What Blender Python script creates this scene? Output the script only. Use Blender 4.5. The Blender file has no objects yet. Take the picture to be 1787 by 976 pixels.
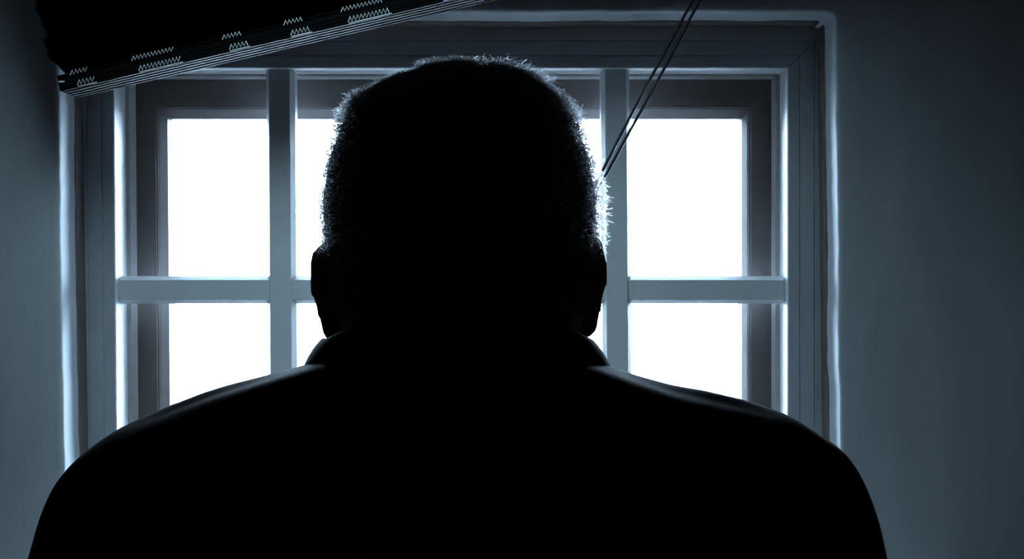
import bpy, bmesh, math, random
import numpy as np
from mathutils import Vector, Matrix, noise

random.seed(7)
rng = np.random.default_rng(7)
SC = bpy.context.scene
C = SC.collection
ZC = 1.60                      # eye height of the camera
PI = math.pi

# ------------------------------------------------------------------ camera
cam_d = bpy.data.cameras.new('camera')
cam = bpy.data.objects.new('camera', cam_d)
C.objects.link(cam)
cam.location = (0, 0, ZC)
cam.rotation_euler = (PI / 2, 0, 0)
cam_d.sensor_width = 36.0
cam_d.lens = 36.0 * 1900.0 / 1787.0
cam_d.clip_start = 0.02
SC.camera = cam

# ------------------------------------------------------------------ sky (bright overcast day outside)
SKY = 100.0
w = bpy.data.worlds.new('overcast_sky')
SC.world = w
w.use_nodes = True
nt = w.node_tree
nt.nodes.clear()
out = nt.nodes.new('ShaderNodeOutputWorld')
bg = nt.nodes.new('ShaderNodeBackground')
tc = nt.nodes.new('ShaderNodeTexCoord')
sep = nt.nodes.new('ShaderNodeSeparateXYZ')
rmp = nt.nodes.new('ShaderNodeValToRGB')
rmp.color_ramp.elements[0].position = 0.0
rmp.color_ramp.elements[0].color = (0.58, 0.79, 1.0, 1)
rmp.color_ramp.elements[1].position = 0.9
rmp.color_ramp.elements[1].color = (0.52, 0.72, 1.0, 1)
nt.links.new(tc.outputs['Generated'], sep.inputs[0])
nt.links.new(sep.outputs['Z'], rmp.inputs[0])
nt.links.new(rmp.outputs[0], bg.inputs['Color'])
bg.inputs['Strength'].default_value = SKY
nt.links.new(bg.outputs[0], out.inputs[0])

# portal in the window opening: helps the renderer find the sky, adds no light of its own
pl = bpy.data.lights.new('window_portal', 'AREA')
pl.shape = 'RECTANGLE'
pl.size, pl.size_y = 1.02, 0.72
pl.cycles.is_portal = True
po = bpy.data.objects.new('window_portal', pl)
C.objects.link(po)
po.location = (-0.087, 1.80, ZC - 0.02)
po.rotation_euler = (-PI / 2, 0, 0)

# soft bluish fill spot, added without a fixture to brighten the window wall
sl = bpy.data.lights.new('wall_fill_spot', 'SPOT')
sl.energy = 18.5
sl.color = (0.55, 0.83, 1.0)
sl.shadow_soft_size = 0.20
sl.spot_size = math.radians(92)
sl.spot_blend = 1.0
slo = bpy.data.objects.new('wall_fill_spot', sl)
C.objects.link(slo)
slo.location = (-0.22, 0.97, ZC + 0.66)
slo.rotation_euler = (Vector((-0.12, 1.48, ZC - 0.24)) - slo.location).to_track_quat('-Z', 'Y').to_euler()
slo.scale = (1.45, 0.95, 1.0)

SC.view_settings.view_transform = 'Standard'
SC.view_settings.look = 'None'
SC.view_settings.gamma = 1.0
SC.view_settings.exposure = 0.0
SC.view_settings.use_curve_mapping = False
SC.cycles.use_denoising = True
SC.cycles.max_bounces = 10
SC.cycles.diffuse_bounces = 6
SC.cycles.transparent_max_bounces = 12
SC.cycles.caustics_reflective = False
SC.cycles.caustics_refractive = False


# ------------------------------------------------------------------ materials
def mat(name, col, rough=0.6, spec=0.3, var=0.0, scale=8.0, stretch=(1, 1, 1), bump=0.0, bscale=40.0,
        sheen=0.0, metallic=0.0, col2=None):
    m = bpy.data.materials.new(name)
    m.use_nodes = True
    n = m.node_tree
    b = n.nodes['Principled BSDF']
    b.inputs['Base Color'].default_value = (*col, 1)
    b.inputs['Roughness'].default_value = rough
    b.inputs['Specular IOR Level'].default_value = spec
    b.inputs['Metallic'].default_value = metallic
    if sheen:
        b.inputs['Sheen Weight'].default_value = sheen
        b.inputs['Sheen Roughness'].default_value = 0.4
    t = n.nodes.new('ShaderNodeTexCoord')
    mp = n.nodes.new('ShaderNodeMapping')
    mp.inputs['Scale'].default_value = stretch
    n.links.new(t.outputs['Object'], mp.inputs[0])
    if var:
        no = n.nodes.new('ShaderNodeTexNoise')
        no.inputs['Scale'].default_value = scale
        no.inputs['Detail'].default_value = 5
        n.links.new(mp.outputs[0], no.inputs['Vector'])
        r = n.nodes.new('ShaderNodeValToRGB')
        c2 = col2 or tuple(c * (1 - var) for c in col)
        r.color_ramp.elements[0].color = (*c2, 1)
        r.color_ramp.elements[1].color = (*tuple(min(1, c * (1 + var * .4)) for c in col), 1)
        r.color_ramp.elements[0].position = 0.3
        r.color_ramp.elements[1].position = 0.7
        n.links.new(no.outputs['Fac'], r.inputs[0])
        n.links.new(r.outputs[0], b.inputs['Base Color'])
    if bump:
        no2 = n.nodes.new('ShaderNodeTexNoise')
        no2.inputs['Scale'].default_value = bscale
        no2.inputs['Detail'].default_value = 6
        n.links.new(mp.outputs[0], no2.inputs['Vector'])
        bp = n.nodes.new('ShaderNodeBump')
        bp.inputs['Strength'].default_value = bump
        bp.inputs['Distance'].default_value = 0.004
        n.links.new(no2.outputs['Fac'], bp.inputs['Height'])
        n.links.new(bp.outputs[0], b.inputs['Normal'])
    return m


M_PLASTER = mat('painted_plaster', (0.50, 0.54, 0.57), 0.75, 0.2, var=0.10, scale=5, stretch=(3.0, 1, 0.7),
                bump=0.28, bscale=14)
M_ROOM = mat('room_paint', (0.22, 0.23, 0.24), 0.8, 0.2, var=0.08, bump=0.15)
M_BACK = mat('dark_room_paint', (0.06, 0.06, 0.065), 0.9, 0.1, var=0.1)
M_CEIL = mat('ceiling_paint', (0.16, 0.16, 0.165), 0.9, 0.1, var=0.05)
M_FLOOR = mat('floor_boards', (0.16, 0.12, 0.09), 0.5, 0.3, var=0.3, scale=3, stretch=(8, 1, 1), bump=0.1)
M_CASING = mat('casing_paint', (0.37, 0.40, 0.42), 0.5, 0.3, var=0.06, scale=20, bump=0.05, bscale=120)
M_BAR = mat('bar_paint', (0.60, 0.63, 0.65), 0.42, 0.4, var=0.05, scale=20)
M_SASH = mat('dark_sash_paint', (0.075, 0.066, 0.063), 0.55, 0.3, var=0.2, scale=14, bump=0.06, bscale=80)
M_SHADE_STRIP = mat('brown_shade_strip', (0.13, 0.105, 0.10), 0.7, 0.2, var=0.15, scale=20)
M_LINER = mat('white_liner_paint', (0.80, 0.82, 0.84), 0.45, 0.3, var=0.03)
M_LINING = mat('lining_metal', (0.30, 0.29, 0.28), 0.5, 0.4, var=0.1, scale=30)
M_SILL = mat('sill_paint', (0.72, 0.74, 0.75), 0.5, 0.3, var=0.05)
M_GROUND = mat('pale_paving', (0.70, 0.70, 0.70), 0.9, 0.1, var=0.12, scale=2)
M_SLAT = mat('black_slat', (0.0005, 0.0005, 0.0006), 1.0, 0.0, var=0.2, scale=30)
M_RAIL = mat('dark_rail', (0.0028, 0.0028, 0.0031), 0.8, 0.05, var=0.1, scale=30)
M_THREAD = mat('pale_thread', (0.88, 0.88, 0.88), 0.7, 0.3, var=0.1, scale=200)
M_CORD = mat('black_cord', (0.005, 0.005, 0.006), 0.5, 0.35, var=0.3, scale=300, bump=0.5, bscale=900)
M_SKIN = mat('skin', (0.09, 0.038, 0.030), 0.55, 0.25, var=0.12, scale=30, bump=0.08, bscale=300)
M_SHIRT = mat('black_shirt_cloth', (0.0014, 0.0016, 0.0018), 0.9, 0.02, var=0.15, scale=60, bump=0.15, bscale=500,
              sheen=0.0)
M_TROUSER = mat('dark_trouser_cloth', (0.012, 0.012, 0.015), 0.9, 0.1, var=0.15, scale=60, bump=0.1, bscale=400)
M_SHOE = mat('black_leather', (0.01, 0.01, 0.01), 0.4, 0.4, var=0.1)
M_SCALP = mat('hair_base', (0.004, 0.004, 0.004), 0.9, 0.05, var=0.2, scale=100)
M_EYE = mat('eye_white', (0.7, 0.68, 0.65), 0.15, 0.6, var=0.03, scale=20)
M_IRIS = mat('dark_iris', (0.02, 0.012, 0.008), 0.1, 0.6, var=0.1, scale=80)
M_LIP = mat('lip', (0.18, 0.07, 0.06), 0.45, 0.4, var=0.1, scale=80)



def hair_mat(name, dark, light, start):
    m = bpy.data.materials.new(name)
    m.use_nodes = True
    n = m.node_tree
    n.nodes.clear()
    o = n.nodes.new('ShaderNodeOutputMaterial')
    h = n.nodes.new('ShaderNodeBsdfHairPrincipled')
    h.parametrization = 'COLOR'
    h.inputs['Roughness'].default_value = 0.35
    h.inputs['Radial Roughness'].default_value = 0.4
    hi = n.nodes.new('ShaderNodeHairInfo')
    hr = n.nodes.new('ShaderNodeValToRGB')
    hr.color_ramp.elements[0].position = start
    hr.color_ramp.elements[0].color = (dark, dark * 1.04, dark * 1.15, 1)
    hr.color_ramp.elements[1].position = 1.0
    hr.color_ramp.elements[1].color = (light, light * 1.05, light * 1.16, 1)
    n.links.new(hi.outputs['Random'], hr.inputs[0])
    n.links.new(hr.outputs[0], h.inputs['Color'])
    n.links.new(h.outputs[0], o.inputs[0])
    return m


M_HAIR = hair_mat('black_hair', 0.001, 0.03, 0.6)
M_RIM_LIT = hair_mat('rim_lit_temple_hair', 0.02, 0.30, 0.1)  # paler strand colour stands in for rim light at the temples

M_GLASS = bpy.data.materials.new('window_glass')
M_GLASS.use_nodes = True
_n = M_GLASS.node_tree
_n.nodes.clear()
_o = _n.nodes.new('ShaderNodeOutputMaterial')
_mx = _n.nodes.new('ShaderNodeMixShader')
_tr = _n.nodes.new('ShaderNodeBsdfTransparent')
_tr.inputs[0].default_value = (0.97, 0.985, 0.98, 1)
_gl = _n.nodes.new('ShaderNodeBsdfGlossy')
_gl.inputs['Roughness'].default_value = 0.02
_fr = _n.nodes.new('ShaderNodeFresnel')
_fr.inputs['IOR'].default_value = 1.45
_n.links.new(_fr.outputs[0], _mx.inputs[0])
_n.links.new(_tr.outputs[0], _mx.inputs[1])
_n.links.new(_gl.outputs[0], _mx.inputs[2])
_n.links.new(_mx.outputs[0], _o.inputs[0])


# ------------------------------------------------------------------ helpers
def link(name, me, m, parent=None, smooth=False):
    o = bpy.data.objects.new(name, me)
    C.objects.link(o)
    if m is not None:
        me.materials.append(m)
    if smooth:
        for p in me.polygons:
            p.use_smooth = True
    if parent:
        o.parent = parent
    return o


def mesh_from(name, verts, faces):
    me = bpy.data.meshes.new(name)
    me.from_pydata([tuple(v) for v in verts], [], [tuple(f) for f in faces])
    bm = bmesh.new()
    bm.from_mesh(me)
    bmesh.ops.recalc_face_normals(bm, faces=bm.faces)
    bm.to_mesh(me)
    bm.free()
    return me


def box_mesh(name, lo, hi, bevel=0.0, seg=2):
    bm = bmesh.new()
    bmesh.ops.create_cube(bm, size=1)
    for v in bm.verts:
        v.co = Vector([lo[i] + (v.co[i] + .5) * (hi[i] - lo[i]) for i in range(3)])
    if bevel:
        bmesh.ops.bevel(bm, geom=list(bm.edges), offset=bevel, segments=seg, profile=0.5, affect='EDGES')
    me = bpy.data.meshes.new(name)
    bm.to_mesh(me)
    bm.free()
    return me


def empty(name, loc, kind=None):
    o = bpy.data.objects.new(name, None)
    C.objects.link(o)
    o.location = loc
    o.empty_display_size = 0.05
    if kind:
        o['kind'] = kind
    return o


def structure(name, me, m, **k):
    o = link(name, me, m, **k)
    o['kind'] = 'structure'
    return o


class Parts:
    """collects lofted closed solids that are merged afterwards into one continuous surface"""

    def __init__(self):
        self.v, self.f = [], []

    def loft(self, rings):
        b = len(self.v)
        n = len(rings[0])
        for r in rings:
            self.v.extend([tuple(p) for p in r])
        for i in range(len(rings) - 1):
            for j in range(n):
                a, c = b + i * n + j, b + i * n + (j + 1) % n
                self.f.append((a, c, c + n, a + n))
        for i, rv in ((0, True), (len(rings) - 1, False)):
            ce = len(self.v)
            self.v.append(tuple(np.mean(np.array(rings[i]), axis=0)))
            for j in range(n):
                a, c = b + i * n + j, b + i * n + (j + 1) % n
                self.f.append((c, a, ce) if rv else (a, c, ce))

    def tube(self, pts, rad, n=16, inf=0.0, flat=None):
        P = [Vector(p) for p in pts]
        rings = []
        up = Vector((0, 1, 0))
        if abs((P[-1] - P[0]).normalized().dot(up)) > .9:
            up = Vector((1, 0, 0))
        for i, p in enumerate(P):
            d = (P[min(i + 1, len(P) - 1)] - P[max(i - 1, 0)]).normalized()
            s = d.cross(up).normalized()
            t = s.cross(d).normalized()
            r = rad[i]
            ra, rb = (r, r) if not isinstance(r, (tuple, list)) else r
            rings.append((p, d, s, t, ra + inf, rb + inf))
        outr = []
        p, d, s, t, ra, rb = rings[0]
        for a in (80, 55, 30):
            a = math.radians(a)
            outr.append((p - d * math.sin(a) * min(ra, rb), s, t, ra * math.cos(a), rb * math.cos(a)))
        outr += [(p, s, t, ra, rb) for p, d, s, t, ra, rb in rings]
        p, d, s, t, ra, rb = rings[-1]
        for a in (30, 55, 80):
            a = math.radians(a)
            outr.append((p + d * math.sin(a) * min(ra, rb), s, t, ra * math.cos(a), rb * math.cos(a)))
        self.loft([[p + s * (ra * math.cos(2 * PI * k / n)) + t * (rb * math.sin(2 * PI * k / n))
                    for k in range(n)] for p, s, t, ra, rb in outr])

    def ball(self, c, r, n=14):
        r = r if isinstance(r, (tuple, list)) else (r, r, r)
        rings = []
        for i in range(1, n):
            a = PI * i / n
            rings.append([(c[0] + r[0] * math.sin(a) * math.cos(2 * PI * k / 20),
                           c[1] + r[1] * math.sin(a) * math.sin(2 * PI * k / 20),
                           c[2] - r[2] * math.cos(a)) for k in range(20)])
        self.loft(rings)

    def merge(self, name, voxel, smooth=4):
        me = mesh_from(name + '_raw', self.v, self.f)
        o = bpy.data.objects.new(name + '_raw', me)
        C.objects.link(o)
        r = o.modifiers.new('r', 'REMESH')
        r.mode = 'VOXEL'
        r.voxel_size = voxel
        s = o.modifiers.new('s', 'SMOOTH')
        s.factor = 0.5
        s.iterations = smooth
        dg = bpy.context.evaluated_depsgraph_get()
        dg.update()
        res = bpy.data.meshes.new_from_object(o.evaluated_get(dg))
        bpy.data.objects.remove(o)
        bpy.data.meshes.remove(me)
        res.name = name
        return res


def interp(x, xs, ys):
    return float(np.interp(x, xs, ys))


# ================================================================== SETTING
YW, YF, YR, YS, YO = 1.48, 1.56, 1.61, 1.64, 1.80      # wall face, casing face, lining, sash, outer wall face

# ---- window wall: one plastered surface with the opening, soft uneven arris
NS = 90


def rect_loop(L, R, B, T, Y, rc=0.0):
    """4*NS points round a rectangle (bottom, right, top, left), corners rounded by rc"""
    pts = []
    cs = [(L, B), (R, B), (R, T), (L, T)]
    cx0, cz0 = (L + R) / 2, (B + T) / 2
    for s in range(4):
        a, b = cs[s], cs[(s + 1) % 4]
        for k in range(NS):
            t = k / NS
            x, z = a[0] + (b[0] - a[0]) * t, a[1] + (b[1] - a[1]) * t
            if rc:
                ix, iz = (R - L) / 2 - rc, (T - B) / 2 - rc
                qx, qz = abs(x - cx0) - ix, abs(z - cz0) - iz
                if qx > 0 and qz > 0:
                    l = math.hypot(qx, qz)
                    qx, qz = qx / l * rc, qz / l * rc
                    x = cx0 + math.copysign(ix + qx, x - cx0)
                    z = cz0 + math.copysign(iz + qz, z - cz0)
            pts.append([x, Y, z])
    return pts


OP = dict(L=-0.613, R=0.4435, B=-0.395, T=0.364)


def lean(p):
    x, y, z = p
    wgt = max(0, 1 - max(0, abs(x + .085) - .53) / .5)
    if x < -.3:
        x += -0.017 * z * wgt
    elif x > .2:
        x += -0.011 * z * wgt
    return [x, y, z]


loops = []
for (e, Y, rc) in ((1.6, YW, 0), (0.5, YW, .05), (0.2, YW, .03), (0.09, YW, .02), (0.03, YW, .016), (0.009, YW + .0001, .014),
                   (0.0042, YW + .0005, .012), (0.0017, YW + .0014, .011), (0.0006, YW + .0030, .010), (0.0001, YW + .006, .010),
                   (0, YW + .018, .010), (0, YW + .04, .010), (0, YW + .07, .010), (0, YF + .02, .010), (0, YO, .010)):
    big = e > 1
    lp = rect_loop(OP['L'] - (1.15 if big else e), OP['R'] + (1.10 if big else e), (-ZC if big else OP['B'] - e),
                   (0.92 if big else OP['T'] + e), Y, rc)
    q = []
    for p in lp:
        p = lean(p) if not big else p
        amp = 0.0 if (big or e > .3) else (0.0020 if e < .05 else 0.0012)
        nx = noise.noise(Vector((p[0] * 9, p[2] * 9, 1.3))) + .5 * noise.noise(Vector((p[0] * 31, p[2] * 31, 4.1)))
        ny = noise.noise(Vector((p[0] * 7, p[2] * 7, 8.3))) + .4 * noise.noise(Vector((p[0] * 40, p[2] * 40, 2.1)))
        k = amp if Y < YF else amp * .3
        # the wander of the arris is across the edge
        if abs(p[0] - (OP['L'] + OP['R']) / 2) / (OP['R'] - OP['L']) > abs(p[2] - (OP['T'] + OP['B']) / 2) / (OP['T'] - OP['B']):
            p[0] += nx * k
        else:
            p[2] += nx * k
        if Y < YF:
            p[1] += ny * amp * .5
        q.append((p[0], p[1], p[2] + ZC))
    loops.append(q)
# close round the outside
lo = rect_loop(OP['L'] - 1.15, OP['R'] + 1.10, -ZC, 0.92, YO)
loops.append([(p[0], p[1], p[2] + ZC) for p in lo])
V, F = [], []
n = 4 * NS
for l in loops:
    V += l
for i in range(len(loops)):
    j = (i + 1) % len(loops)
    for k in range(n):
        F.append((i * n + k, i * n + (k + 1) % n, j * n + (k + 1) % n, j * n + k))
structure('wall_front', mesh_from('wall_front', V, F), M_PLASTER, smooth=True)
XL, XR = OP['L'] - 1.15, OP['R'] + 1.10
YB = -2.6
ZT = 0.92 + ZC
structure('wall_left', box_mesh('wall_left', (XL - .1, YB, 0), (XL, YO, ZT)), M_ROOM)
structure('wall_right', box_mesh('wall_right', (XR, YB, 0), (XR + .1, YO, ZT)), M_ROOM)
structure('wall_back', box_mesh('wall_back', (XL - .1, YB - .1, 0), (XR + .1, YB, ZT)), M_BACK)
structure('floor', box_mesh('floor', (XL - .1, YB - .1, -.1), (XR + .1, YO, 0)), M_FLOOR)
structure('ceiling', box_mesh('ceiling', (XL - .1, YB - .1, ZT), (XR + .1, YO, ZT + .1)), M_CEIL)
structure('ground', box_mesh('ground', (-40, YO + .02, -.5), (40, 60, -.3)), M_GROUND)

# ---- window: mitred members built from profile loops (rect + depth)
win = empty('window_1', (-0.087, YF, ZC - .35), 'structure')


def grow(r, e):
    return (r[0] - e, r[1] + e, r[2] - e, r[3] + e)


def mitre_frame(names, prof, m, parent, gap=0.0003, labels=None):
    """prof: closed list of ((L,R,B,T), Y); builds four mitred members (bottom, right, top, left)"""
    res = []
    base = parent.location
    for s in range(4):
        verts = []
        for (L, R, B, T), Y in prof:
            cs = [(L, B), (R, B), (R, T), (L, T)]
            a, b = Vector(cs[s]), Vector(cs[(s + 1) % 4])
            d = (b - a).normalized() * gap
            for q in (a + d, b - d):
                x, z = q
                if x < -.3:
                    x += -0.008 * z
                verts.append((x - base[0], Y - base[1], z + ZC - base[2]))
        k = len(prof)
        faces = [(2 * i, 2 * i + 1, 2 * ((i + 1) % k) + 1, 2 * ((i + 1) % k)) for i in range(k)]
        faces.append(tuple(2 * i for i in range(k)))
        faces.append(tuple(2 * i + 1 for i in range(k)))
        o = link(names[s], mesh_from(names[s], verts, faces), m, parent)
        res.append(o)
    return res


CI = (-0.5690, 0.3955, -0.335, 0.3035)
W = 0.062
casing = []
for e, v in ((W, .05), (W, .002), (W - .0015, 0), (.0392, 0), (.0386, .0016), (.0378, .0016), (.0372, 0),
             (.0182, 0), (.0176, .0016), (.0168, .0016), (.0162, 0), (.0012, 0), (.0003, .0004), (0, .0015), (0, .013),
             (.0012, .0142), (.0012, .050)):
    casing.append((grow(CI, e), YF + v))
mitre_frame(['casing_rail', 'casing_stile', 'casing_rail', 'casing_stile'], casing, M_CASING, win, gap=0.0006)
# brown strip, added to deepen the shade beside the casing, following the uneven plaster
b0 = win.location
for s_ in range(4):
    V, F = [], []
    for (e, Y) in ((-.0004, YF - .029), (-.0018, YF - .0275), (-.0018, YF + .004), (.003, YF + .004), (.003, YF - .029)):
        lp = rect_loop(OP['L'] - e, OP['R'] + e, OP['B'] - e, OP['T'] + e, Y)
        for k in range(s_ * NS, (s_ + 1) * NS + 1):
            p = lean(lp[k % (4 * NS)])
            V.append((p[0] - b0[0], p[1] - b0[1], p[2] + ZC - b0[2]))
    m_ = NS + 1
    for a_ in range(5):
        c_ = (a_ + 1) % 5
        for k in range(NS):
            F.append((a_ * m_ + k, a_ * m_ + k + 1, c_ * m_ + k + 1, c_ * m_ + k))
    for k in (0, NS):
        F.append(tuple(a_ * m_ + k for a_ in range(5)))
    link('shade_strip', mesh_from('shade_strip', V, F), M_SHADE_STRIP, win)
# white liner inside the casing
mitre_frame(['inner_liner'] * 4, [(grow(CI, .0004), YF + .0012), (grow(CI, -.0007), YF + .0020), (grow(CI, -.0007), YF + .013), (grow(CI, .0004), YF + .0142), (grow(CI, .0004), YR - .0005),
                                  (grow(CI, .0016), YR - .0005), (grow(CI, .0016), YF + .0012)], M_LINER, win)
# lining strip behind the casing
LI = (-0.5635, 0.3895, -0.330, 0.3005)
mitre_frame(['lining_strip'] * 4, [(grow(CI, .02), YR), (LI, YR), (grow(LI, .001), YR + .03), (grow(CI, .02), YR + .03)],
            M_LINING, win)
# dark outer sash
so = (-0.590, 0.412, -0.350, 0.320)
s1 = (-0.5335, 0.3582, -0.290, 0.2570)
s2 = (-0.5225, 0.3497, -0.281, 0.2445)
mitre_frame(['sash_rail', 'sash_stile', 'sash_rail', 'sash_stile'],
            [(so, YS), (grow(s1, .0022), YS), (grow(s1, .0014), YS + .0025), (s1, YS + .0025), (grow(s1, -.003), YS + .006), (s2, YS + .018),
             (s2, YS + .05), (so, YS + .05)], M_SASH, win)
b0 = win.location


def local(o_loc, lo, hi):
    return [lo[i] - o_loc[i] for i in range(3)], [hi[i] - o_loc[i] for i in range(3)]


lo_, hi_ = local(b0, (s2[0] - .008, YS + .028, ZC + s2[2] - .008), (s2[1] + .008, YS + .032, ZC + s2[3] + .008))
link('pane', box_mesh('pane', lo_, hi_), M_GLASS, win)
lo_, hi_ = local(b0, (-.760, YW - .10, ZC - .430), (.600, YF + .01, ZC - .398))
link('window_sill', box_mesh('window_sill', lo_, hi_, .006, 3), M_SILL, win, smooth=False)  # unseen sill, put in and sized to bounce daylight onto the wall

# ---- grille of square bars set inside the casing
gr = empty('window_grille', (-0.087, YF + .02, ZC + CI[2]))
gr['label'] = 'pale painted grille of crossed square bars fixed in the window opening'
gr['category'] = 'grille'
g0 = gr.location


def bar(axis, c, y, hw_, a, b):
    """one square bar with splayed sides; axis 'x' or 'z', centre line c, front at depth y, from a to b"""
    f = hw_ - .0055
    pr = [(-f + .0006, 0), (f - .0006, 0), (f, .0006), (hw_ - .0006, .0095), (hw_, .0105), (hw_, .027), (-hw_, .027), (-hw_, .0105),
          (-hw_ + .0006, .0095), (-f, .0006)]
    V, F = [], []
    n_ = 12
    for i_ in range(n_ + 1):
        t_ = i_ / n_
        q_ = a + (b - a) * t_
        if i_ == 1:
            q_ = a + .004
        if i_ == n_ - 1:
            q_ = b - .004
        for (u_, d_) in pr:
            k_ = .80 if i_ in (0, n_) else 1.0
            dd = d_ + (.0035 if i_ in (0, n_) and d_ < .005 else 0)
            if axis == 'z':
                V.append((c + u_ * k_ - .007 * q_ - g0[0], y + dd - g0[1], q_ + ZC - g0[2]))
            else:
                V.append((q_ - g0[0], y + dd - g0[1], c + u_ * k_ + ZC - g0[2]))
    m_ = len(pr)
    for i_ in range(n_):
        for j_ in range(m_):
            F.append((i_ * m_ + j_, i_ * m_ + (j_ + 1) % m_, (i_ + 1) * m_ + (j_ + 1) % m_, (i_ + 1) * m_ + j_))
    F.append(tuple(range(m_)))
    F.append(tuple(n_ * m_ + j_ for j_ in range(m_)))
    return link('bar', mesh_from('bar', V, F), M_BAR, gr)


sb = (YF + .008) / 1900.0
for px0 in (490, 783, 1076.5):
    bar('z', (px0 - 893.5) * sb, YF + .006, .0208, CI[2] - .001, CI[3] + .001)
bar('x', -(506.3 - 488) * sb, YF + .009, .0200, CI[0] + .0003, CI[1] - .0003)

# ================================================================== BLIND
YBL = 1.40
bl = empty('venetian_blind', (-0.08, YBL, ZC + .60))
bl['label'] = 'black slatted blind hanging crooked above the window with a sloping bottom rail'
bl['category'] = 'blind'
B0 = bl.location
HL, HZ = -0.68, 0.600                      # left end and height of headrail
LEN = 1.20
ANG = math.radians(13.15)
sf = 1.375 / 1900.0
RL = Vector(((104.5 - 893.5) * sf, YBL, -(160 - 488) * sf))      # lower left corner of the bottom rail
rd = Vector((math.cos(ANG), 0, math.sin(ANG)))
ru = Vector((-math.sin(ANG), 0, math.cos(ANG)))
lo_, hi_ = local(B0, (HL - .005, YBL - .025, ZC + HZ), (HL + LEN + .005, YBL + .025, ZC + HZ + .04))
link('headrail', box_mesh('headrail', lo_, hi_, .003), M_RAIL, bl)
for x in (HL + .08, HL + LEN / 2, HL + LEN - .08):
    lo_, hi_ = local(B0, (x - .015, YBL + .022, ZC + HZ + .005), (x + .015, YW + .001, ZC + HZ + .044))
    link('bracket', box_mesh('bracket', lo_, hi_, .002), M_RAIL, bl)


def slat_mesh():
    V, F = [], []
    N, K = 10, 8
    for i in range(N + 1):
        x = LEN * i / N
        for side in (0, 1):
            for k in range(K + 1):
                t = -1 + 2 * k / K
                V.append((x, t * .025, .003 * (1 - t * t) - side * .0006))
    w2 = 2 * (K + 1)
    for i in range(N):
        for side in (0, 1):
            for k in range(K):
                a = i * w2 + side * (K + 1) + k
                F.append((a, a + 1, a + 1 + w2, a + w2))
        for k in (0, K):
            a = i * w2 + k
            F.append((a, a + K + 1, a + K + 1 + w2, a + w2))
    for i in (0, N):
        for k in range(K):
            a = i * w2 + k
            F.append((a, a + 1, a + K + 2, a + K + 1))
    return mesh_from('slat', V, F)


sm = slat_mesh()
sm.materials.append(M_SLAT)
NSL = 84
rail_h = 0.0205
tl = RL + ru * (rail_h + .004)
for i in range(NSL):
    f = (i + 1) / NSL
    px = HL + (tl.x - HL) * f
    pz = HZ + (tl.z - HZ) * f
    jig = random.uniform(-.0009, .0009) + .0022 * math.sin(i * .9) * math.sin(i * .37)
    if f > .965:
        jig += .005 - .008 * (1 - f) / .035 * .4
    elif f > .89:
        jig -= .004
    a = ANG * (f ** .82)
    o = bpy.data.objects.new('slat', sm)
    C.objects.link(o)
    o.parent = bl
    o.location = (px + jig - B0[0], random.uniform(-.001, .001), pz + ZC - B0[2])
    o.rotation_euler = (math.radians(-14), -a, 0)
# bottom rail: slim fluted profile
prof = [(y_, z_) for c_ in (.018, .006, -.006, -.018) for (y_, z_) in ((c_ + .003, 0), (c_ + .0028, .005), (c_ - .0028, .005), (c_ - .003, 0))] + [(-.025, 0), (-.0262, .0012), (-.0262, .0035), (-.0252, .0045), (-.0262, .0055), (-.0262, .0075), (-.0252, .0085), (-.0262, .0095),
        (-.0262, .0115), (-.0235, .0125), (-.0235, .0175), (-.0255, .0185), (-.0255, .0198), (-.024, .0205),
        (.024, .0205), (.0262, .018), (.0262, .002), (.025, 0)]
V, F = [], []
for i, t in enumerate((0, .002, LEN - .002, LEN)):
    for (y, z) in prof:
        k = .92 if t in (0, LEN) else 1
        p = RL + rd * t + ru * (z * k + (.0205 * (1 - k) / 2))
        V.append((p.x - B0[0], y * (k if abs(y) > .022 else 1), p.z + ZC - B0[2]))
K = len(prof)
for i in range(3):
    for j in range(K):
        F.append((i * K + j, i * K + (j + 1) % K, (i + 1) * K + (j + 1) % K, (i + 1) * K + j))
F.append(tuple(range(K)))
F.append(tuple(3 * K + j for j in range(K)))
link('bottom_rail', mesh_from('bottom_rail', V, F), M_RAIL, bl)


def curve_obj(name, polys, r, m, parent, base, res=3, cyclic=False):
    cu = bpy.data.curves.new(name, 'CURVE')
    cu.dimensions = '3D'
    cu.bevel_depth = r
    cu.bevel_resolution = res
    cu.use_fill_caps = True
    for pts in polys:
        s = cu.splines.new('POLY')
        s.points.add(len(pts) - 1)
        for q, p in zip(s.points, pts):
            q.co = (p[0] - base[0], p[1] - base[1], p[2] + ZC - base[2], 1)
    o = bpy.data.objects.new(name + '_raw', cu)
    C.objects.link(o)
    dg = bpy.context.evaluated_depsgraph_get()
    dg.update()
    me = bpy.data.meshes.new_from_object(o.evaluated_get(dg))
    bpy.data.objects.remove(o)
    bpy.data.curves.remove(cu)
    me.name = name
    me.materials.clear()
    return link(name, me, m, parent, True)


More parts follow.
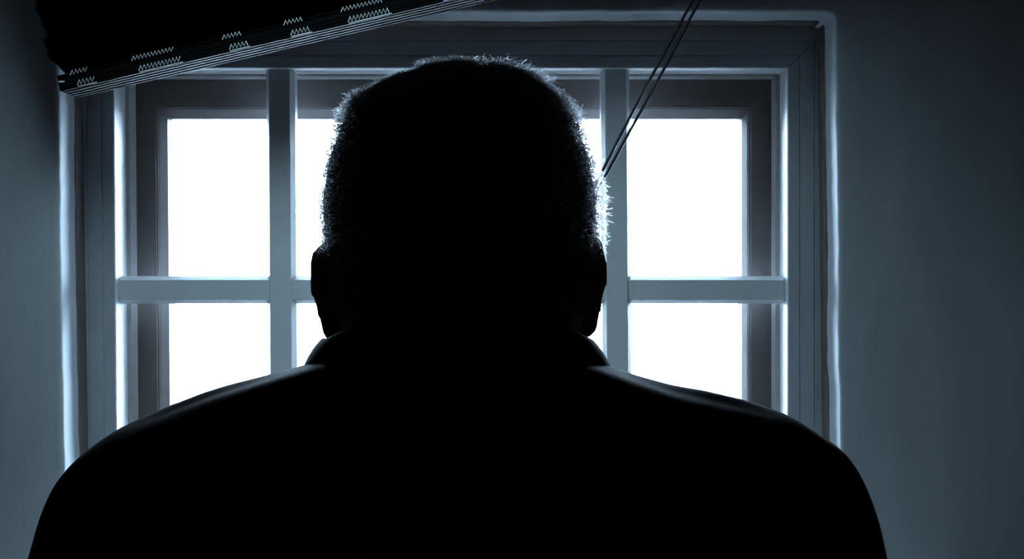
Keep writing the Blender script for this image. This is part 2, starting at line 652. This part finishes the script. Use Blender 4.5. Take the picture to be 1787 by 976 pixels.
# woven ladder tapes round the bottom rail, seen as zigzag threads in two rows
for (x0, x1) in ((133, 162), (240, 312), (398, 430), (505, 537), (605, 676), (770, 800), (900, 965)):
    t0 = (x0 - 104.5) * sf / math.cos(ANG)
    t1 = (x1 - 104.5) * sf / math.cos(ANG)
    polys = []
    for (zz, h, dx) in ((.0195, .0055, -.003), (.0055, .0062, .003)):
        pts = []
        nz = max(4, int((t1 - t0) / .0023))
        for k in range(nz + 1):
            t = t0 + dx + (t1 - t0) * k / nz + (.0012 if k % 2 else 0)
            p = RL + rd * t + ru * (zz + (h / 2 if k % 2 else -h / 2))
            pts.append((p.x, YBL - .0268, p.z))
        polys.append(pts)
    a = RL + rd * (t0 + .003) + ru * .0008
    b = RL + rd * (t1 + .006) + ru * .0008
    polys.append([(a.x, YBL - .0262, a.z), (b.x, YBL - .0262, b.z)])
    curve_obj('ladder_tape', polys, .00055, M_THREAD, bl, B0, 2)
p = RL + rd * .006 + ru * .011
lk = bpy.data.meshes.new('rail_clip')
link('rail_clip', box_mesh('rail_clip', (p.x - .004 - B0[0], -.0275, p.z - .001 + ZC - B0[2]), (p.x + .003 - B0[0], -.022, p.z + .0012 + ZC - B0[2]), .0006),
     M_THREAD, bl)

# two-strand pull cord from the headrail down to the man's hand
HND = Vector((-0.1009, 0.97, -0.25))
TOP = Vector((0.3533, 1.384, 0.58))
cdt = empty('pull_cord', (TOP.x, TOP.y, HND.z + ZC))
cdt['label'] = 'thin black double pull cord running slantwise across the panes, behind the head'
cdt['category'] = 'cord'
K0 = cdt.location
for sgn, sp in ((-1, 0), (1, 0)):
    pts = []
    for k in range(61):
        t = -0.22 + 1.22 * k / 60
        p = HND + (TOP - HND) * t
        sep_ = .0011 + .0052 * max(0, t) ** 1.2
        wob = .0007 * math.sin(t * 23 + sgn) if t > 0 else 0
        if t < 0:
            p = HND + Vector((-.01 * -t, 0, t * .55))
        pts.append((p.x + sgn * sep_ * .86 + wob, p.y, p.z + sgn * -sep_ * .45))
    pts.append((pts[-1][0], pts[-1][1], HZ + .006))
    curve_obj('strand', [pts], .0017, M_CORD, cdt, K0, 3)

# ================================================================== MAN
CX = -0.034
SX = .66 / 1900.0
OUT = [(63, 976), (77, 925), (94, 890), (108, 830), (150, 785), (215, 745), (300, 715), (390, 680), (470, 655), (535, 635), (600, 615),
       (800, 600), (1000, 615), (1065, 640), (1165, 675), (1280, 700), (1370, 722), (1420, 750), (1474, 785), (1502, 830), (1520, 880),
       (1533, 930), (1544, 976)]
OX = [(a - 893.5) * SX for a, b in OUT]
OZ = [-(b - 488) * SX for a, b in OUT]


def yoke(P, inf):
    rings = []
    for i in range(61):
        x = OX[0] + (OX[-1] - OX[0]) * (.5 - .5 * math.cos(PI * i / 60))
        top = interp(x, OX, OZ)
        u = abs(x - CX) / .262
        u = min(u, 1.0)
        dy = (.108 * (1 - u ** 3.2) ** .5 + .004)
        yc = .680 - .012 * u
        bot = -.46 + .24 * u ** 2
        if bot > top - .012:
            bot = top - .012
        zc, hz = (top + bot) / 2, (top - bot) / 2
        if inf < 0:
            hz = max(.003, hz + inf)
            dy = max(.003, dy + inf)
        ring = []
        for k in range(28):
            a = 2 * PI * k / 28
            ca, sa = math.cos(a), math.sin(a)
            e = .62 if u < .7 else .62 + .38 * (u - .7) / .3
            yy = yc + dy * (1 - .12 * max(0, -sa)) * math.copysign(abs(ca) ** e, ca) - .012 * sa * (1 - u)
            zq = zc + hz * math.copysign(abs(sa) ** e, sa)
            if sa > 0:                                    # the chest falls away below the chin
                zq -= .065 * min(1, max(0, (yy - .705) / .085)) * (1 - u ** 2) * sa
            ring.append((x if inf >= 0 else CX + (x - CX) * .945, yy, zq))
        rings.append(ring)
    P.loft(rings)


def torso(P, inf, z0=-.18, z1=-.82):
    rings = []
    zs = [-.18, -.26, -.34, -.45, -.56, -.66, -.76, -.82]
    hw = [.155, .178, .186, .178, .168, .172, .180, .172]
    hd = [.100, .112, .118, .112, .108, .112, .118, .11]
    for k in range(25):
        z = z0 + (z1 - z0) * k / 24
        a_, b_ = interp(-z, [-q for q in zs], hw) + inf, interp(-z, [-q for q in zs], hd) + inf
        rings.append([(CX + a_ * math.copysign(abs(math.cos(t)) ** .85, math.cos(t)), .685 + b_ * math.copysign(abs(math.sin(t)) ** .9, math.sin(t)), z)
                      for t in [2 * PI * j / 32 for j in range(32)]])
    P.loft(rings)


def hand(P, wrist, d, s, left, curl, inf=0):
    """d along the hand, s towards the thumb; palm side p"""
    d, s = Vector(d).normalized(), Vector(s)
    s = (s - d * s.dot(d)).normalized()
    p = d.cross(s) * (1 if left else -1)
    wr = Vector(wrist)
    rings = []
    for t, hw_, ht in ((-.012, .024, .019), (.01, .027, .018), (.03, .036, .016), (.055, .041, .0145), (.08, .041, .013), (.09, .038, .010)):
        c = wr + d * t
        rings.append([c + s * (hw_ * math.cos(2 * PI * k / 20)) + p * (ht * math.sin(2 * PI * k / 20)) for k in range(20)])
    P.loft(rings)
    for off, L, extra in ((.031, .070, 0), (.0105, .080, .004), (-.0105, .074, .001), (-.031, .058, -.006)):
        q = wr + d * (.084 + extra) + s * off
        pts, rad = [q - d * .02, q], [.0088, .0088]
        a = 0
        for fr, r in ((.45, .0082), (.30, .0075), (.25, .0066)):
            a += curl
            q = q + (d * math.cos(a) + p * math.sin(a) + s * (.04 * off / .03)) * L * fr
            pts.append(q)
            rad.append(r)
        P.tube(pts, rad, 12)
    q = wr + d * .018 + s * .026 + p * .006
    v1 = (d * .62 + s * .62 + p * .45).normalized()
    v2 = (d * .80 + s * .15 + p * .60).normalized()
    v3 = (d * .85 - s * .20 + p * (.55 if curl < .6 else .75)).normalized()
    P.tube([q - v1 * .01, q + v1 * .04, q + v1 * .04 + v2 * .03, q + v1 * .04 + v2 * .03 + v3 * .024], [.014, .0105, .0092, .0078], 12)


SHL, SHR = (CX - .187, .672, -.170), (CX + .192, .672, -.170)
EL_L = (CX - .222, .715, -.452)
cdir = Vector((0.454, .414, .83)).normalized()
d_l = Vector((.42, .80, .30))
d_l = (d_l - cdir * d_l.dot(cdir)).normalized()
p_l = d_l.cross(cdir)
WR_L = HND - d_l * .088 - p_l * .023
EL_R = (CX + .236, .655, -.462)
WR_R = (CX + .232, .70, -.715)


def arms(P, inf, hands=False, upto=1.0):
    for sh, el, wr, lf in ((SHL, EL_L, WR_L, True), (SHR, EL_R, WR_R, False)):
        sh, el, wr = Vector(sh), Vector(el), Vector(wr)
        mid = sh.lerp(el, .45)
        P.tube([sh, mid, el], [.058, .052, .044], 20, inf)
        e2 = el.lerp(wr, upto)
        P.tube([el, el.lerp(wr, .35), e2], [.044, .043, .030 if upto > .95 else .034], 20, inf)
        if hands:
            if lf:
                hand(P, WR_L, d_l, cdir, True, 1.12)
            else:
                hand(P, WR_R, (-.02, .12, -1), (0, 1, .1), False, .26)


LEGS = [((CX + s * .088, .69, -.80), (CX + s * .098, .705, -1.13), (CX + s * .104, .675, -1.515)) for s in (-1, 1)]


def legs(P, inf, low=1.0):
    for h, k, a in LEGS:
        h, k, a = Vector(h), Vector(k), Vector(a)
        P.tube([h, h.lerp(k, .5), k], [(.083, .088), (.072, .076), .056], 20, inf)
        c = k.lerp(a, .3) + Vector((0, -.012, 0))
        e = k.lerp(a, low)
        P.tube([k, c, e], [.055, .055, .038], 20, inf)


# ---- head: rings from the crown to the chin (half width, back, front)
HC = CX + .0005
HEAD = [(.1335, .022, .700, .745), (.129, .042, .676, .765), (.118, .0625, .654, .786), (.102, .0745, .640, .800), (.080, .0835, .631, .811),
        (.052, .0885, .627, .815), (.025, .0875, .630, .815), (.0, .0830, .640, .813), (-.03, .0785, .652, .812), (-.055, .0740, .664, .814),
        (-.078, .0500, .705, .815), (-.092, .030, .745, .810)]
TILT = math.radians(1.6)


def tilt(p):
    x, y, z = p[0] - HC, p[1], p[2] - .03
    return Vector((HC + x * math.cos(TILT) - z * math.sin(TILT), y, .03 + x * math.sin(TILT) + z * math.cos(TILT)))


def head_at(z):
    zs = [-h[0] for h in HEAD]
    return (interp(-z, zs, [h[1] for h in HEAD]), interp(-z, zs, [h[2] for h in HEAD]), interp(-z, zs, [h[3] for h in HEAD]))


# smooth the ring table with a spline so the crown is round
_zs = np.array([h[0] for h in HEAD])


def head_point(z, th, inf=0.0):
    hw_, yb, yf = head_at(z)
    yc, hd_ = (yb + yf) / 2, (yf - yb) / 2
    ca, sa = math.cos(th), math.sin(th)
    e = .93
    return Vector((HC + (hw_ + inf) * math.copysign(abs(ca) ** e, ca), yc + (hd_ + inf) * math.copysign(abs(sa) ** e, sa), z))


P = Parts()
zz = list(np.linspace(.1335, .10, 12)) + list(np.linspace(.095, -.092, 30))
P.loft([[tilt(head_point(z, 2 * PI * j / 40)) for j in range(40)] for z in zz])
# face: brow, nose, cheekbones, lips, chin
P.tube([tilt((HC - .045, .790, .034)), tilt((HC - .02, .8125, .037)), tilt((HC, .813, .034)), tilt((HC + .02, .8125, .037)), tilt((HC + .045, .790, .034))],
       [.008, .010, .009, .010, .008], 12)
P.tube([tilt((HC, .812, .028)), tilt((HC, .826, .008)), tilt((HC, .838, -.014)), tilt((HC, .834, -.020))], [.007, .0085, .0115, .010], 12)
for s in (-1, 1):
    P.ball(tilt((HC + s * .013, .823, -.018)), (.0085, .010, .0075))
    P.ball(tilt((HC + s * .041, .781, -.006)), (.016, .017, .014))
    P.tube([tilt((HC + s * .018, .8065, .0235)), tilt((HC + s * .031, .8085, .0305)), tilt((HC + s * .044, .799, .024))], [.003, .0038, .003], 10)
    P.tube([tilt((HC + s * .018, .8065, .0205)), tilt((HC + s * .031, .8085, .0145)), tilt((HC + s * .044, .799, .020))], [.003, .0034, .003], 10)
    P.tube([tilt((HC + s * .063, .69, -.045)), tilt((HC + s * .05, .76, -.075)), tilt((HC + s * .018, .808, -.092))], [.014, .014, .014], 12)
P.ball(tilt((HC, .812, -.086)), (.020, .014, .014))
P.ball(tilt((HC, .812, -.041)), (.023, .008, .0065))
P.ball(tilt((HC, .811, -.055)), (.020, .008, .0065))
# ears
for s in (-1, 1):
    zc = -.0075
    hgt, wid = .0300, .0180
    ax = Vector((s * .0155, -.030, 0)).normalized()
    nrm = Vector((s * .030, .0155, 0)).normalized()
    ctr = Vector((HC + (.0815 if s > 0 else -.0850), .716, zc))
    rim, disc = [], []
    for k in range(0, 29):
        a = math.radians(-150 + 300 * k / 28) if False else math.radians(200 - 330 * k / 28)
        ww = wid * (1.0 if math.sin(a) > -.2 else .80)
        rim.append(tilt(ctr + ax * (ww * math.copysign(abs(math.cos(a)) ** .5, math.cos(a))) + Vector((s * .0030 * math.sin(a), 0, hgt * math.sin(a)))))
    P.tube(rim, [.0040] * len(rim), 10)
    rings = []
    for off, k_ in ((-.004, .80), (-.0015, .97), (.0015, .95), (.003, .75)):
        rings.append([tilt(ctr + nrm * off + ax * (wid * k_ * math.cos(2 * PI * j / 24)) + Vector((s * .0035 * math.sin(2 * PI * j / 24), 0, hgt * k_ * math.sin(2 * PI * j / 24))))
                      for j in range(24)])
    P.loft(rings)
    P.ball(tilt(ctr + Vector((s * .0005, .002, -.0235))), (.0075, .010, .0085))
    P.ball(tilt(ctr + Vector((-s * .010, .006, .001))), (.010, .012, .020))
# neck, trunk, arms, legs, feet
P.tube([tilt((HC, .722, .0)), (HC, .708, -.05), (CX, .690, -.11), (CX, .682, -.17)], [(.070, .062), (.075, .062), (.076, .064), (.088, .07)], 24)
yoke(P, -.012)
torso(P, -.008)
arms(P, -.008, hands=True)
legs(P, 0)
for h, k, a in LEGS:
    a = Vector(a)
    P.tube([a, a + Vector((0, .03, -.04)), a + Vector((0, .14, -.055))], [.034, .033, .022], 14)
body_me = P.merge('person', .0034, 5)
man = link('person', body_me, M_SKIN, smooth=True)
man.location = (0, 0, ZC)
man['label'] = 'short-haired person in black collared shirt seen from behind, facing the barred window'
man['category'] = 'person'

# eyes
for s in (-1, 1):
    for nm, cc, r, m in (('eye', (HC + s * .031, .7978, .022), .0118, M_EYE),):
        bm = bmesh.new()
        bmesh.ops.create_uvsphere(bm, u_segments=20, v_segments=14, radius=r)
        me = bpy.data.meshes.new(nm)
        bm.to_mesh(me)
        bm.free()
        e = link(nm, me, m, man, True)
        e.location = tilt(cc)
        bm = bmesh.new()
        bmesh.ops.create_uvsphere(bm, u_segments=16, v_segments=10, radius=.0058)
        for v in bm.verts:
            v.co.y *= .35
        me = bpy.data.meshes.new('iris')
        bm.to_mesh(me)
        bm.free()
        ir = link('iris', me, M_IRIS, e, True)
        ir.location = (0, .0104, 0)
P = Parts()
P.tube([tilt((HC - .021, .8125, -.0475)), tilt((HC, .8190, -.0455)), tilt((HC + .021, .8125, -.0475))], [.0018, .004, .0018], 10)
P.tube([tilt((HC - .020, .8125, -.0485)), tilt((HC, .8180, -.0515)), tilt((HC + .020, .8125, -.0485))], [.0018, .0045, .0018], 10)
link('lips', P.merge('lips', .0012, 3), M_LIP, man, True)

for s in (-1, 1):
    P = Parts()
    P.tube([tilt((HC + s * .014, .8185, .0385)), tilt((HC + s * .030, .8170, .043)), tilt((HC + s * .048, .799, .038))], [.0028, .0032, .0018], 10)
    link('eyebrow', P.merge('eyebrow', .0012, 2), M_SCALP, man, True)

# ---- shirt, trousers, shoes
P = Parts()
yoke(P, 0)
torso(P, .006, -.18, -.80)
arms(P, 0, upto=.97)
sh_me = P.merge('shirt', .0048, 8)
co = np.empty(len(sh_me.vertices) * 3)
no = np.empty(len(sh_me.vertices) * 3)
sh_me.vertices.foreach_get('co', co)
sh_me.vertices.foreach_get('normal', no)
co, no = co.reshape(-1, 3), no.reshape(-1, 3)
x, y, z = co[:, 0] - CX, co[:, 1], co[:, 2]
fold = .0012 * np.sin(70 * z + 40 * x + 6 * np.sin(9 * x)) * np.clip((-z - .16) * 6, 0, 1)
r = np.abs(x)
fold += .0034 * np.exp(-((y - .655 + .10 * (r - .16)) / .012) ** 2) * np.clip((r - .10) * 20, 0, 1) * np.clip((.22 - r) * 20, 0, 1)
co += no * fold[:, None]
sh_me.vertices.foreach_set('co', co.ravel())
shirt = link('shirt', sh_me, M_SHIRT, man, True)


def ring_collar(t):
    """t: angle from the nape (0) to the front (pi)"""
    return .5 - .5 * math.cos(t)


prof_c = [(.068, -.060, -.085), (.074, -.026, -.060), (.0820, -.021, -.038), (.0845, -.0195, -.0365), (.0870, -.0225, -.039), (.0935, -.045, -.047),
          (.1000, -.080, -.062), (.0975, -.083, -.064), (.0885, -.050, -.055), (.0815, -.026, -.045)]
V, F = [], []
NC = 64
for i in range(NC + 1):
    t = -PI * .91 + 2 * PI * .91 * i / NC
    c_ = abs(math.sin(t / 2))                   # 0 at the nape, 1 at the front
    for (rr, zb, zs_) in prof_c:
        side = math.sin(min(abs(t), PI / 2)) ** 2
        zz_ = zb + (zs_ - zb) * side
        if abs(t) > PI / 2:
            zz_ -= .060 * math.sin(abs(t) - PI / 2)
        V.append((CX + rr * math.sin(t) * 1.0, .688 - (rr * 1.0 - .004) * math.cos(t), zz_ + .0008 * math.sin(t * 7)))
kk = len(prof_c)
for i in range(NC):
    for j in range(kk):
        F.append((i * kk + j, i * kk + (j + 1) % kk, (i + 1) * kk + (j + 1) % kk, (i + 1) * kk + j))
F.append(tuple(range(kk)))
F.append(tuple(NC * kk + j for j in range(kk)))
col = link('collar', mesh_from('collar', V, F), M_SHIRT, shirt, True)
ss = col.modifiers.new('s', 'SUBSURF')
ss.levels = ss.render_levels = 2

P = Parts()
torso(P, .003, -.74, -.84)
legs(P, .012, .97)
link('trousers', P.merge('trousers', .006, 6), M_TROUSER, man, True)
for h, k, a in LEGS:
    P = Parts()
    a = Vector(a)
    P.tube([(a.x, a.y - .035, -1.568), (a.x, a.y + .06, -1.568), (a.x, a.y + .16, -1.572), (a.x, a.y + .195, -1.578)],
           [(.036, .030), (.041, .030), (.045, .027), (.036, .021)], 20)
    P.tube([(a.x, a.y - .005, -1.49), (a.x, a.y, -1.55)], [.048, .046], 18)
    me = P.merge('shoe', .004, 5)
    for v in me.vertices:
        if v.co.z < -1.588:
            v.co.z = -1.5999
    link('shoe', me, M_SHOE, man, True)

# ---- hair: dark base cap and thousands of short strands
def hair_ok(z, th):
    """th: 0 right side, pi/2 front, -pi/2 nape"""
    fr = math.sin(th)
    if fr > .80:
        return z > .105
    if fr > .40:
        return z > .03 + .075 * (fr - .4) / .4
    if fr > -.15:
        return z > .022
    return z > -.045 + .067 * max(0, (fr + .6) / .45) if fr > -.6 else z > -.045


V, F = [], []
idx = {}
zz = list(np.linspace(.1335, .10, 16)) + list(np.linspace(.096, -.046, 32))
NT = 72
for i, z_ in enumerate(zz):
    for j in range(NT):
        idx[(i, j)] = len(V)
        V.append(tilt(head_point(z_, 2 * PI * j / NT, .0008)))
top_i = len(V)
V.append(tilt((HC, .7225, .1352)))
for j in range(NT):
    F.append((idx[(0, j)], idx[(0, (j + 1) % NT)], top_i))
for i in range(len(zz) - 1):
    for j in range(NT):
        th = 2 * PI * (j + .5) / NT
        if hair_ok(zz[i + 1], th if th < PI else th - 2 * PI):
            F.append((idx[(i, j)], idx[(i, (j + 1) % NT)], idx[(i + 1, (j + 1) % NT)], idx[(i + 1, j)]))
hair = link('hair', mesh_from('hair', V, F), M_SCALP, man, True)

NH, NP = 30000, 7
pos = np.empty((NH, NP, 3), dtype=np.float32)
cnt = 0
while cnt < NH:
    th = random.uniform(-PI, PI)
    u = random.random()
    z_ = .1350 - .180 * u if random.random() < .72 else .1350 - .03 * u * u
    if z_ > .1334:
        rr = random.uniform(0, .022)
        root = Vector((HC + rr * math.cos(th), .7225 + rr * math.sin(th), .1345))
        nrm = Vector((root.x - HC, root.y - .7225, .05)).normalized()
    else:
        if not hair_ok(z_, th):
            continue
        root = head_point(z_, th)
        q1, q2 = head_point(z_, th + .02), head_point(z_ - .002, th)
        nrm = (q1 - root).cross(q2 - root)
        if nrm.length < 1e-9:
            continue
        nrm.normalize()
        if nrm.dot(root - Vector((HC, .72, .03))) < 0:
            nrm = -nrm
    root, nrm = tilt(root), nrm
    px_ = root.x / .72 * 1900 + 893.5
    up = max(0, min(1, (root.z - .06) / .06))
    L = random.uniform(.006, .0105) + .003 * up * random.random()
    if root.x < HC and root.z < .09:
        L *= .80
    # tufts at the crown
    if root.z > .115:
        L = random.uniform(.004, .0075)
        if 745 < px_ < 830:
            L += random.uniform(.002, .0075)
        elif 850 < px_ < 945:
            L += random.uniform(.001, .0095)
    g = Vector((random.gauss(0, .45), random.gauss(0, .45), random.gauss(-.15 if root.z < .09 else .15, .45)))
    dirv = (nrm + g * .75).normalized()
    t1 = dirv.orthogonal().normalized()
    t2 = dirv.cross(t1)
    ph, cr, om = random.uniform(0, 2 * PI), random.uniform(.0008, .0024), random.uniform(3.5, 9.5)
    bend = Vector((random.gauss(0, .35), random.gauss(0, .35), -.35 - random.random() * .5))
    c0, s0 = math.cos(ph), math.sin(ph)
    for k in range(NP):
        t = k / (NP - 1)
        a = ph + om * t
        q = root + dirv * (L * t) + bend * (L * .4 * t * t) + t1 * (cr * (math.cos(a) - c0)) + t2 * (cr * (math.sin(a) - s0))
        pos[cnt, k] = q
    cnt += 1
root_x, root_z, root_y = pos[:, 0, 0], pos[:, 0, 2], pos[:, 0, 1]
temple = (np.abs(root_x - HC) > .055) & (root_z < .095) & (root_z > .022)
grey = temple & (rng.random(NH) < np.where(root_x > HC, .28, .16))  # side strands that carry the painted rim light


def strands(name, sel, m, r0):
    q = np.ascontiguousarray(pos[sel])
    nq = len(q)
    hcv = bpy.data.hair_curves.new(name)
    hcv.add_curves([NP] * nq)
    hcv.attributes['position'].data.foreach_set('vector', q.ravel())
    ra = hcv.attributes.get('radius') or hcv.attributes.new('radius', 'FLOAT', 'POINT')
    ra.data.foreach_set('value', np.tile(np.linspace(r0, r0 * .5, NP, dtype=np.float32), nq))
    hcv.materials.append(m)
    o = bpy.data.objects.new(name, hcv)
    C.objects.link(o)
    o.parent = hair
    o['kind'] = 'stuff'
    return o


strands('hair_strands', ~grey, M_HAIR, .00011)
gs = strands('rim_lit_strands', grey, M_RIM_LIT, .00015)
gs['label'] = 'temple curls above the ears, coloured paler for rim light'
